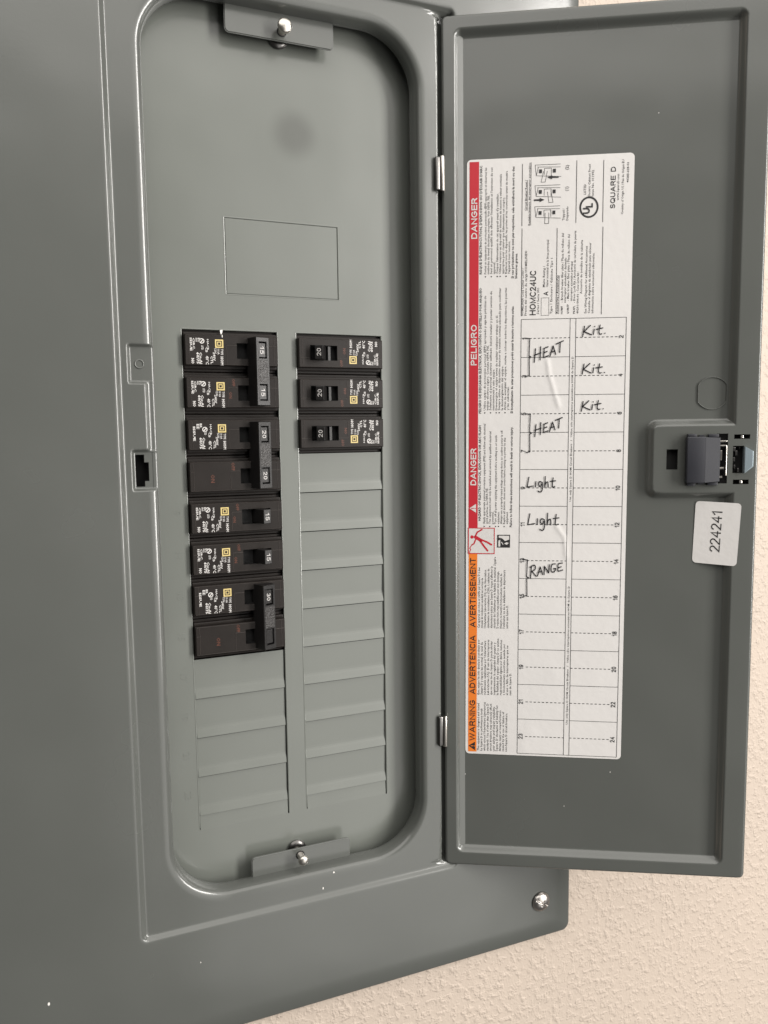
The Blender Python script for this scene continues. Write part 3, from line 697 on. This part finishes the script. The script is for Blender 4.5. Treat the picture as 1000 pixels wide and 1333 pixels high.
# the three little drawings of the reset steps, lying on their side
dg = MB()
def dline(p, q, wd=.010): dg.stroke([p, q], wd, Z1)
for v0, hs in ((2.76, 0), (3.27, 1), (3.77, -1)):
    v1 = v0 + .36
    dline((1.70, v1), (2.32, v1)); dline((1.70, v1), (1.73, v0 + .10)); dline((1.73, v0 + .10), (2.34, v0 + .06)); dline((1.76, v1 - .05), (2.32, v1 - .07)); dline((1.73, v0 + .1), (1.78, v1 - .05))
    for a in (1.80, 2.14):
        dg.rect(a, v0 + .16, a + .07, v0 + .25, Z2)
    dline((1.93, v0 + .12), (1.93, v0 + .27)); dline((1.93, v0 + .27), (2.10, v0 + .27)); dline((2.10, v0 + .27), (2.10, v0 + .1))
    hx_ = 2.0 + hs * .05
    for p, q in (((hx_ - .04, v0 + .2), (hx_ - .05 + hs * .05, v0 - .06)), ((hx_ + .05, v0 + .2), (hx_ + .05 + hs * .05, v0 - .06)), ((hx_ - .05 + hs * .05, v0 - .06), (hx_ + .05 + hs * .05, v0 - .06))): dline(p, q)
def arrow(s0, s1, v):
    d = 1 if s1 > s0 else -1
    dg.rect(min(s0, s1 - d * .11), v - .02, max(s0, s1 - d * .11), v + .02, Z2); dg.flat([(s1 - d * .12, v - .05), (s1, v), (s1 - d * .12, v + .05)], Z2)
arrow(1.68, 1.94, 3.28); arrow(2.28, 2.0, 3.82)
# round approval mark with its two letters
for i in range(40):
    a0_, a1_ = 2 * PI * i / 40, 2 * PI * (i + 1) / 40; cx, cy = 3.033, 3.06
    dg.quad((cx + .19 * math.cos(a0_), cy + .215 * math.sin(a0_), Z1), (cx + .235 * math.cos(a0_), cy + .26 * math.sin(a0_), Z1), (cx + .235 * math.cos(a1_), cy + .26 * math.sin(a1_), Z1), (cx + .19 * math.cos(a1_), cy + .215 * math.sin(a1_), Z1))
text(dg, 'U', 3.05, 2.90, 90, .155, Z2, bold=.035); text(dg, 'L', 3.12, 3.05, 90, .155, Z2, bold=.035)
fin(dg).build('printed_drawings', black_print, lab)
# shock pictogram in a red frame
pg = MB(); pg.rect(.055, -5.72, .755, -5.02, Z1 + .001); fin(pg).build('pictogram_ground', white_print, lab)
pg = MB(); pg.frame(.055, -5.72, .755, -5.02, .022, Z2)
def pst(mb, pts, wd): mb.stroke(pts, wd, Z2)
cx, cy = .16, -5.27
pg.flat([(cx + .045 * math.cos(i * PI / 6), cy + .045 * math.sin(i * PI / 6)) for i in range(12)], Z2)
pst(pg, [(.25, -5.27), (.40, -5.36)], .085); pst(pg, [(.25, -5.24), (.30, -5.14), (.42, -5.07)], .038); pst(pg, [(.26, -5.33), (.21, -5.45), (.16, -5.48)], .034)
pst(pg, [(.40, -5.34), (.55, -5.40), (.67, -5.47)], .045); pst(pg, [(.38, -5.38), (.48, -5.52), (.57, -5.63)], .045)
pst(pg, [(.09, -5.69), (.13, -5.60), (.10, -5.57), (.16, -5.48)], .02)
fin(pg).build('shock_pictogram', red, lab)
pg = MB(); pg.rect(.82, -5.545, 1.155, -5.205, Z1 + .001); fin(pg).build('pictogram_ground', black_print, lab)
pg = MB()
pg.flat([(.86, -5.23), (1.13, -5.23), (1.13, -5.33), (1.02, -5.37), (.95, -5.30), (.86, -5.28)], Z2); pg.flat([(.85, -5.36), (.90, -5.34), (.90, -5.52), (.85, -5.52)], Z2)
pg.flat([(1.0, -5.44), (1.06, -5.40), (1.12, -5.42), (1.07, -5.47)], Z2)
pst(pg, [(.93, -5.40), (.97, -5.46)], .02)
fin(pg).build('reading_pictogram', white_print, lab)
# handwriting
hw = MB()
def flush():
    global hw
    fin(hw).build('handwritten_word', pen, lab); hw = MB()
def wr(pts, wd=.035, closed=False):
    # draw as a smooth pen line
    P = pts; out = []
    for i in range(len(P) - 1):
        p0 = P[max(0, i - 1)]; p1 = P[i]; p2 = P[i + 1]; p3 = P[min(len(P) - 1, i + 2)]
        for k in range(4):
            t = k / 4
            out.append(tuple(.5 * (2 * p1[c] + (p2[c] - p0[c]) * t + (2 * p0[c] - 5 * p1[c] + 4 * p2[c] - p3[c]) * t * t + (3 * p1[c] - p0[c] - 3 * p2[c] + p3[c]) * t ** 3) for c in (0, 1)))
    out.append(P[-1]); hw.stroke(out, wd, .014)
def wl(*pts, wd=.035): hw.stroke(list(pts), wd, .014)
def glyphs(s0, v0, sc_, slope, strokes, wd=.027, sq=1.0):
    for st in strokes:
        smooth_ = st[0] == '~'; pts = [p for p in st if p != '~']
        q = [(s0 + x * sc_, v0 + y * sc_ * sq + x * sc_ * slope) for x, y in pts]
        (wr if smooth_ else (lambda a, wd=wd: hw.stroke(a, wd, .014)))(q, wd)
    flush()
KIT = [[(0.05, .40), (0, -.02)], [(.22, .42), (.04, .18)], [(.04, .18), (.26, .02)], [(.33, .24), (.31, .03)], [(.34, .35), (.35, .36)], ['~', (.50, .40), (.47, .12), (.50, .02), (.55, .03)], [(.39, .23), (.58, .27)], [(.64, .03), (.65, .04)]]
for v0, sl in ((-.10, .06), (-1.045, .0), (-1.985, .05)): glyphs(2.95 + random.uniform(-.02, .02), v0, .87 + random.uniform(-.03, .03), sl, KIT, sq=.70)
HEAT = [[(.03, .40), (.0, -.02)], [(.16, .42), (.15, .0)], [(.0, .20), (.17, .22)], [(.25, .33), (.24, .04)], [(.24, .33), (.35, .35)], [(.24, .19), (.33, .21)], [(.24, .04), (.36, .06)],
        [(.40, .02), (.48, .33), (.55, .03)], [(.42, .14), (.53, .15)], [(.56, .36), (.74, .40)], [(.66, .38), (.65, .06)]]
glyphs(1.73, -.72, .98, .27, HEAT, sq=.80); glyphs(1.765, -2.62, .93, .26, HEAT, sq=.78)
LIGHT = [[(.05, .38), (.0, .02), (.17, .06)], [(.24, .22), (.23, .03)], ['~', (.41, .19), (.34, .22), (.31, .12), (.36, .04), (.41, .16), (.41, -.08), (.36, -.16), (.30, -.12)],
         ['~', (.49, .40), (.48, .02), (.50, .16), (.56, .20), (.57, .02)], ['~', (.70, .36), (.68, .08), (.70, .02), (.75, .05)], [(.63, .23), (.77, .25)]]
glyphs(1.58, -3.96, .95, .0, LIGHT, sq=.76); glyphs(1.61, -4.95, 1.04, .0, LIGHT, sq=.78)
RANGE = [[(.04, .32), (.02, -.02)], ['~', (.0, .30), (.12, .34), (.14, .22), (.03, .16)], [(.06, .17), (.17, .0)], [(.20, .0), (.27, .25), (.33, .02)], [(.22, .10), (.31, .11)],
         [(.37, .0), (.38, .24), (.49, .02), (.50, .26)], ['~', (.66, .24), (.57, .24), (.55, .08), (.62, .01), (.67, .10), (.61, .11)], ['~', (.84, .22), (.74, .22), (.73, .12), (.81, .12), (.73, .10), (.74, .01), (.85, .02)]]
glyphs(1.675, -6.34, 1.0, .24, RANGE, sq=.92)
for va, vb, x in ((-.126, -1.085, 1.60), (-2.047, -3.037, 1.635), (-5.852, -6.826, 1.60)):
    m_ = (va + vb) / 2
    wl((x - .115, va), (x + .01, va - .012), (x - .005, m_ + .03), (x + .05, m_), (x, m_ - .03), (x + .008, vb + .01), (x - .09, vb - .012), wd=.024)
    fin(hw).build('drawn_bracket', pen, lab); hw = MB()

# ------------------------------------------------------------------ number sticker
st = empty('number_sticker', 'small white sticker reading 224241 below the latch of the open door', 'sticker')
st.matrix_world = Matrix.Translation(V(HX, 0, FZ)) @ door_rot
def stick(p, q):
    tl_, tr_, bl_, br_ = (6.415, -4.33), (7.475, -4.385), (6.361, -5.915), (7.40, -5.985)
    return tuple((tl_[c] * (1 - p) + tr_[c] * p) * q + (bl_[c] * (1 - p) + br_[c] * p) * (1 - q) for c in (0, 1))
def smooth_h(u): return -DD + .014 + .170 * (u - 6.40) / .98
def stick3(p, q, dz): 
    u, v = stick(p, q); return (u, v, smooth_h(u) + dz)
sk = MB(); NP = 40; rp, rq = .09, .06; sv_ = []
for j in range(NP + 1):
    for i in range(NP + 1):
        p, q = i / NP, j / NP
        for cp, sp_ in ((rp, -1), (1 - rp, 1)):
            for cq, sq_ in ((rq, -1), (1 - rq, 1)):
                dp_, dq = (p - cp) * sp_ / rp, (q - cq) * sq_ / rq
                if dp_ > 0 and dq > 0:
                    m = max(dp_, dq); l = math.hypot(dp_, dq); p, q = cp + sp_ * dp_ * m / l * rp, cq + sq_ * dq * m / l * rq
        sv_.append(stick3(p, q, 0))
sk.add(sv_, [(j * (NP + 1) + i, j * (NP + 1) + i + 1, (j + 1) * (NP + 1) + i + 1, (j + 1) * (NP + 1) + i) for j in range(NP) for i in range(NP)])
sk.build('sticker_sheet', paper, st, smooth=True)
sn = MB(); word(sn, '224241', .60, .20, 90, .225, .004, length=.66, weight=.095, gap=.22)
sn.map(lambda p, q, z: stick3(p, q, z)); sn.build('printed_number', black_print, st)

# ------------------------------------------------------------------ circuit breakers
# local frame of a one-inch pole: x from the outer end (0) to the middle of the panel (2.306), y centred, z = 0 at the dead front
BWD = 2.306
def pole_body(mb, y, sl, rb_):
    x0, x1 = .045, BWD - .03
    mb.box(.012, y - .492, -.9, BWD - .012, y + .492, -.11, c=.015)
    mb.box(.030, y - .432, -.3, BWD - .020, y + .432, -.01, c=.03)
    hx0, hx1, hy0, hy1, zf = 1.27, 1.98, y - .19, y + .18, .165
    # raised face with a real opening for the handle
    xs = [x0, x0 + .02, hx0, hx1, x1 - .02, x1]; ya, yb = y - .358, y + .358
    cells = [(x0 + .02, ya + .02, hx0, yb - .02), (hx1, ya + .02, x1 - .02, yb - .02), (hx0, ya + .02, hx1, hy0), (hx0, hy1, hx1, yb - .02)]
    for c in cells: mb.rect(*c, zf)
    ring0 = [(x0 + .02, ya + .02), (x1 - .02, ya + .02), (x1 - .02, yb - .02), (x0 + .02, yb - .02)]; ring1 = [(x0, ya), (x1, ya), (x1, yb), (x0, yb)]
    for i in range(4):
        j = (i + 1) % 4
        mb.quad((*ring0[i], zf), (*ring1[i], zf - .02), (*ring1[j], zf - .02), (*ring0[j], zf)); mb.quad((*ring1[i], zf - .02), (*ring1[i], 0), (*ring1[j], 0), (*ring1[j], zf - .02))
    hole = [(hx0, hy0), (hx1, hy0), (hx1, hy1), (hx0, hy1)]
    for i in range(4):
        j = (i + 1) % 4; mb.quad((*hole[i], zf), (*hole[j], zf), (*hole[j], zf - .03), (*hole[i], zf - .03)); sl.quad((*hole[i], zf - .03), (*hole[j], zf - .03), (*hole[j], -.005), (*hole[i], -.005))
    sl.rect(hx0, hy0, hx1, hy1, -.004)  # slot floor and lower walls coloured black to give the shade inside
    # fine moulded ribs that frame the print area and run past the handle
    def rib(a, b_, c, d): rb_.box(a, b_, zf - .01, c, d, zf + .008, c=.003, seg=1)
    rib(x0 + .03, y + .115, x0 + .13, y + .123); rib(1.02, y + .115, 1.27, y + .123); rib(1.99, y + .115, x1 - .03, y + .123)
    rib(x0 + .03, y + .338, x1 - .03, y + .344); rib(x0 + .03, y - .343, x1 - .03, y - .338)
    rib(1.02, y - .32, 1.028, y + .115); rib(x1 - .10, y - .33, x1 - .092, y + .33); rib(x0 + .1, y - .33, x0 + .108, y + .33)
def emblem(mb, y):
    z = .169; x0, y0, s_ = .755, y + .055, .195
    mb.frame(x0, y0, x0 + s_, y0 + s_, .030, z); mb.frame(x0 + .05, y0 + .05, x0 + s_ - .05, y0 + s_ - .05, .020, z)
def breaker_print(mb, y, variant=0):
    z = .169
    def T(t, x, y0, h, L=None, b_=.012): text(mb, t, x, y + y0, -90, h, z, length=L, bold=b_, res=1)
    T('HOM', .875, -.15, .065, .20, .03); T('TYPE', .885, .03, .055, .14); T('10 kA', .805, .03, .05, .13); T('120/', .735, .04, .05, .12); T('240V', .70, -.05, .055, .2, .02)
    T('CTL', .64, -.14, .055, .19, .02); T('HACR', .565, .25, .042, .26)
    T('CB', .525, .06, .05, .12); T('40°C', .525, -.14, .07, .20, .02); T('LISTED', .43, .10, .05, .10)
    T('Cu-Al', .385, -.06, .055, .27, .02); T('60/75', .315, -.06, .06, .27, .03)
    if variant == 0:
        T('ISSUE', .17, .27, .046, .30, .03); T('CIRC.', .235, .27, .046, .28, .02); T('BRKR', .30, .27, .04, .09); T('EC', .355, .27, .05, .09, .03); T('NO', .19, -.20, .065, .13, .03)
    else:
        T('ISSUE', .17, .20, .05, .34, .03); T('EE', .255, .26, .06, .12, .02); T('BR', .33, .27, .05, .10, .02)
    c = (.445, y + (.205 if variant == 0 else .13))
    for i in range(16):
        a, b_ = 2 * PI * i / 16, 2 * PI * (i + 1) / 16
        mb.quad((c[0] + .042 * math.cos(a), c[1] + .042 * math.sin(a), z), (c[0] + .062 * math.cos(a), c[1] + .062 * math.sin(a), z), (c[0] + .062 * math.cos(b_), c[1] + .062 * math.sin(b_), z), (c[0] + .042 * math.cos(b_), c[1] + .042 * math.sin(b_), z))
    mb.stroke([(c[0] - .02, c[1] - .025), (c[0] + .025, c[1] + .025)], .022, z)
LEAN = math.radians(17); BASE = 0.0
def set_lean(deg):
    global LEAN, BASE
    LEAN = math.radians(deg); BASE = -(math.sin(LEAN) - math.sin(math.radians(17))) * .55
def lean(bx0):
    # handle leans towards the middle of the panel
    def f(x, y, z):
        dx, dz = x - bx0, z - (-.10)
        return (BASE + bx0 + dx * math.cos(LEAN) + dz * math.sin(LEAN), y, -.10 - dx * math.sin(LEAN) + dz * math.cos(LEAN))
    return f
def handle_mesh(y, tip=.64):
    m = MB(); m.box(1.54, y - .175, -.2, 1.75, y + .175, tip - .1, c=.016, seg=2, tf=lean(1.54)); return m
def rating(mb, t, y, tip=.64, h=.105):
    tmp = MB(); word(tmp, t, 1.645 - h / 2, y, -90, h, tip - .1 + .004, length=.18, weight=.125, align='C'); tmp.map(lean(1.54)); mb.add(tmp.v, tmp.f)
def at_center(m, n): return m.map(lambda x, y, z: (x - BWD / 2, y, z))
def faint(mb, y, words):
    for t, x, y0, h in words: text(mb, t, x, y + y0, -90, h, .168, bold=.02, res=1)
def make_breaker(amps, poles, label, prints, variant=0, second_number=True, ledge=False):
    t = empty('circuit_breaker', label, 'circuit breaker', 'circuit breakers in the panel')
    ys = [0] if poles == 1 else [.5, -.5]
    b_ = MB(); 
    sls = [MB() for y in ys]
    rb_ = MB()
    for y, sl in zip(ys, sls): pole_body(b_, y, sl, rb_); at_center(sl, 1).build('handle_slot', dark, t)
    at_center(b_, 1).build('body', plastic, t)
    at_center(rb_, 1).build('moulded_ribs', plastic_edge, t, kind='stuff')
    p = MB()
    for y, on in zip(ys, prints):
        if on:
            e = MB(); emblem(e, y); breaker_print(p, y, variant); at_center(e, 1).build('emblem', yellow, t)
    at_center(p, 1).build('white_print', white_print, t)
    f = MB(); faint(f, ys[-1], [('OFF', 1.13, .33, .07), ('ON', 1.05, .02, .07)] if prints[-1] else [('OFF', 1.05, .33, .08), ('ON', .55, .05, .09)])
    at_center(f, 1).build('faint_print', rust_print, t)
    if poles == 1:
        h = at_center(handle_mesh(0), 1).build('handle', plastic_fine, t)
        if ledge:                                  # ledge added and tilted to catch a bright glint in the slot
            m = MB(); a_, b_ = 1.43, 1.50
            m.add([(a_, -.172, .10), (b_, -.172, .122), (b_, .172, .122), (a_, .172, .10), (a_, -.172, -.1), (b_, -.172, -.1), (b_, .172, -.1), (a_, .172, -.1)], [(0, 1, 2, 3), (0, 4, 5, 1), (3, 2, 6, 7), (0, 3, 7, 4)])
            at_center(m, 1).build('glint_ledge', plastic_fine, h)
        r_ = MB(); rating(r_, amps, 0); at_center(r_, 1).build('rating', white_print, h)
    else:
        for k, y in enumerate(ys):
            h = at_center(handle_mesh(y, .60), 1).build('handle', plastic_fine, t)
            if k == 0 or second_number:
                r_ = MB(); rating(r_, amps, y, .60); at_center(r_, 1).build('rating', white_print, h)
        # the cap that ties both handles
        m = MB(); L = lean(1.54); z1, z0 = .53, .10
        x0, x1, ya, yb = 1.48, 1.815, -.80, .79
        wins = [(1.54, .5 - .20, 1.755, .5 + .20), (1.54, -.5 - .20, 1.755, -.5 + .20)]
        ysn = [ya, wins[1][1], wins[1][3], wins[0][1], wins[0][3], yb]; xsn = [x0, wins[0][0], wins[0][2], x1]
        for i in range(3):
            for j in range(5):
                if i == 1 and j in (1, 3): continue
                m.rect(xsn[i], ysn[j], xsn[i + 1], ysn[j + 1], z1)
        out = [(x0, ya), (x1, ya), (x1, yb), (x0, yb)]; o2 = [(x0 - .015, ya - .015), (x1 + .015, ya - .015), (x1 + .015, yb + .015), (x0 - .015, yb + .015)]
        for i in range(4):
            j = (i + 1) % 4; m.quad((*out[i], z1), (*o2[i], z1 - .018), (*o2[j], z1 - .018), (*out[j], z1)); m.quad((*o2[i], z1 - .018), (*o2[i], z0), (*o2[j], z0), (*o2[j], z1 - .018))
        for wn in wins:
            c4 = [(wn[0], wn[1]), (wn[2], wn[1]), (wn[2], wn[3]), (wn[0], wn[3])]
            for i in range(4): j = (i + 1) % 4; m.quad((*c4[i], z1), (*c4[j], z1), (*c4[j], z1 - .16), (*c4[i], z1 - .16))
            m.frame(wn[0] - .022, wn[1] - .022, wn[2] + .022, wn[3] + .022, .014, z1 + .006)
        m.map(L)
        tie = at_center(m, 1).build('handle_tie', plastic_fine, t)
        g_ = MB(); g_.rect(1.505, -.265, 1.79, .265, z1 + .004); g_.map(L)
        at_center(g_, 1).build('textured_grip', plastic_rough, tie)
    return t
def put(o, x, y, right=False):
    o.location = V(x, y, 0)
    if right: o.rotation_euler = (0, PI, 0)
def copy_tree(o, parent=None):
    c = o.copy(); C.objects.link(c)
    if parent: c.parent = parent; c.matrix_parent_inverse = o.matrix_parent_inverse
    for ch in o.children: copy_tree(ch, c)
    return c
CLX, CRX = (LX[0] + LX[1]) / 2, (LX[2] + LX[3]) / 2
set_lean(18); q = make_breaker('15', 2, 'double-pole black breaker with tied handles marked 15, topmost in the left column', (True, True)); put(q, CLX, -1)
dr = MB(); dr.flat([(.90, .985), (.965, .995), (.955, .93), (.925, .875), (.905, .93)], .06); dr.flat([(.92, .86), (.938, .86), (.938, .80), (.922, .80)], .172)
at_center(dr, 1).build('white_paint_drip', fleck_m, q)
set_lean(21); q = make_breaker('20', 2, 'double-pole black breaker with tied handles marked 20, second from the top in the left column', (True, False), 1); put(q, CLX, -3)
set_lean(20); s15 = make_breaker('15', 1, 'single-pole black breaker marked 15, directly below the tied pair marked 20', (True,)); put(s15, CLX, -4.5)
c15 = copy_tree(s15); c15['label'] = 'single-pole black breaker marked 15, directly above the tied pair marked 30'; put(c15, CLX, -5.5)
set_lean(24); q = make_breaker('30', 2, 'double-pole black breaker with tied handles marked 30, lowest in the left column', (True, False), 1, second_number=False); put(q, CLX, -7)
set_lean(27); s20 = make_breaker('20', 1, 'topmost of the three black breakers marked 20 in the right column', (True,), ledge=True); put(s20, CRX, -.5, True)
for lb_, y in (('middle one of the three black breakers marked 20 in the right column', -1.5), ('lowest of the three black breakers marked 20 in the right column', -2.5)):
    c = copy_tree(s20); c['label'] = lb_; put(c, CRX, y, True)
bpy.data.objects.remove(curo)
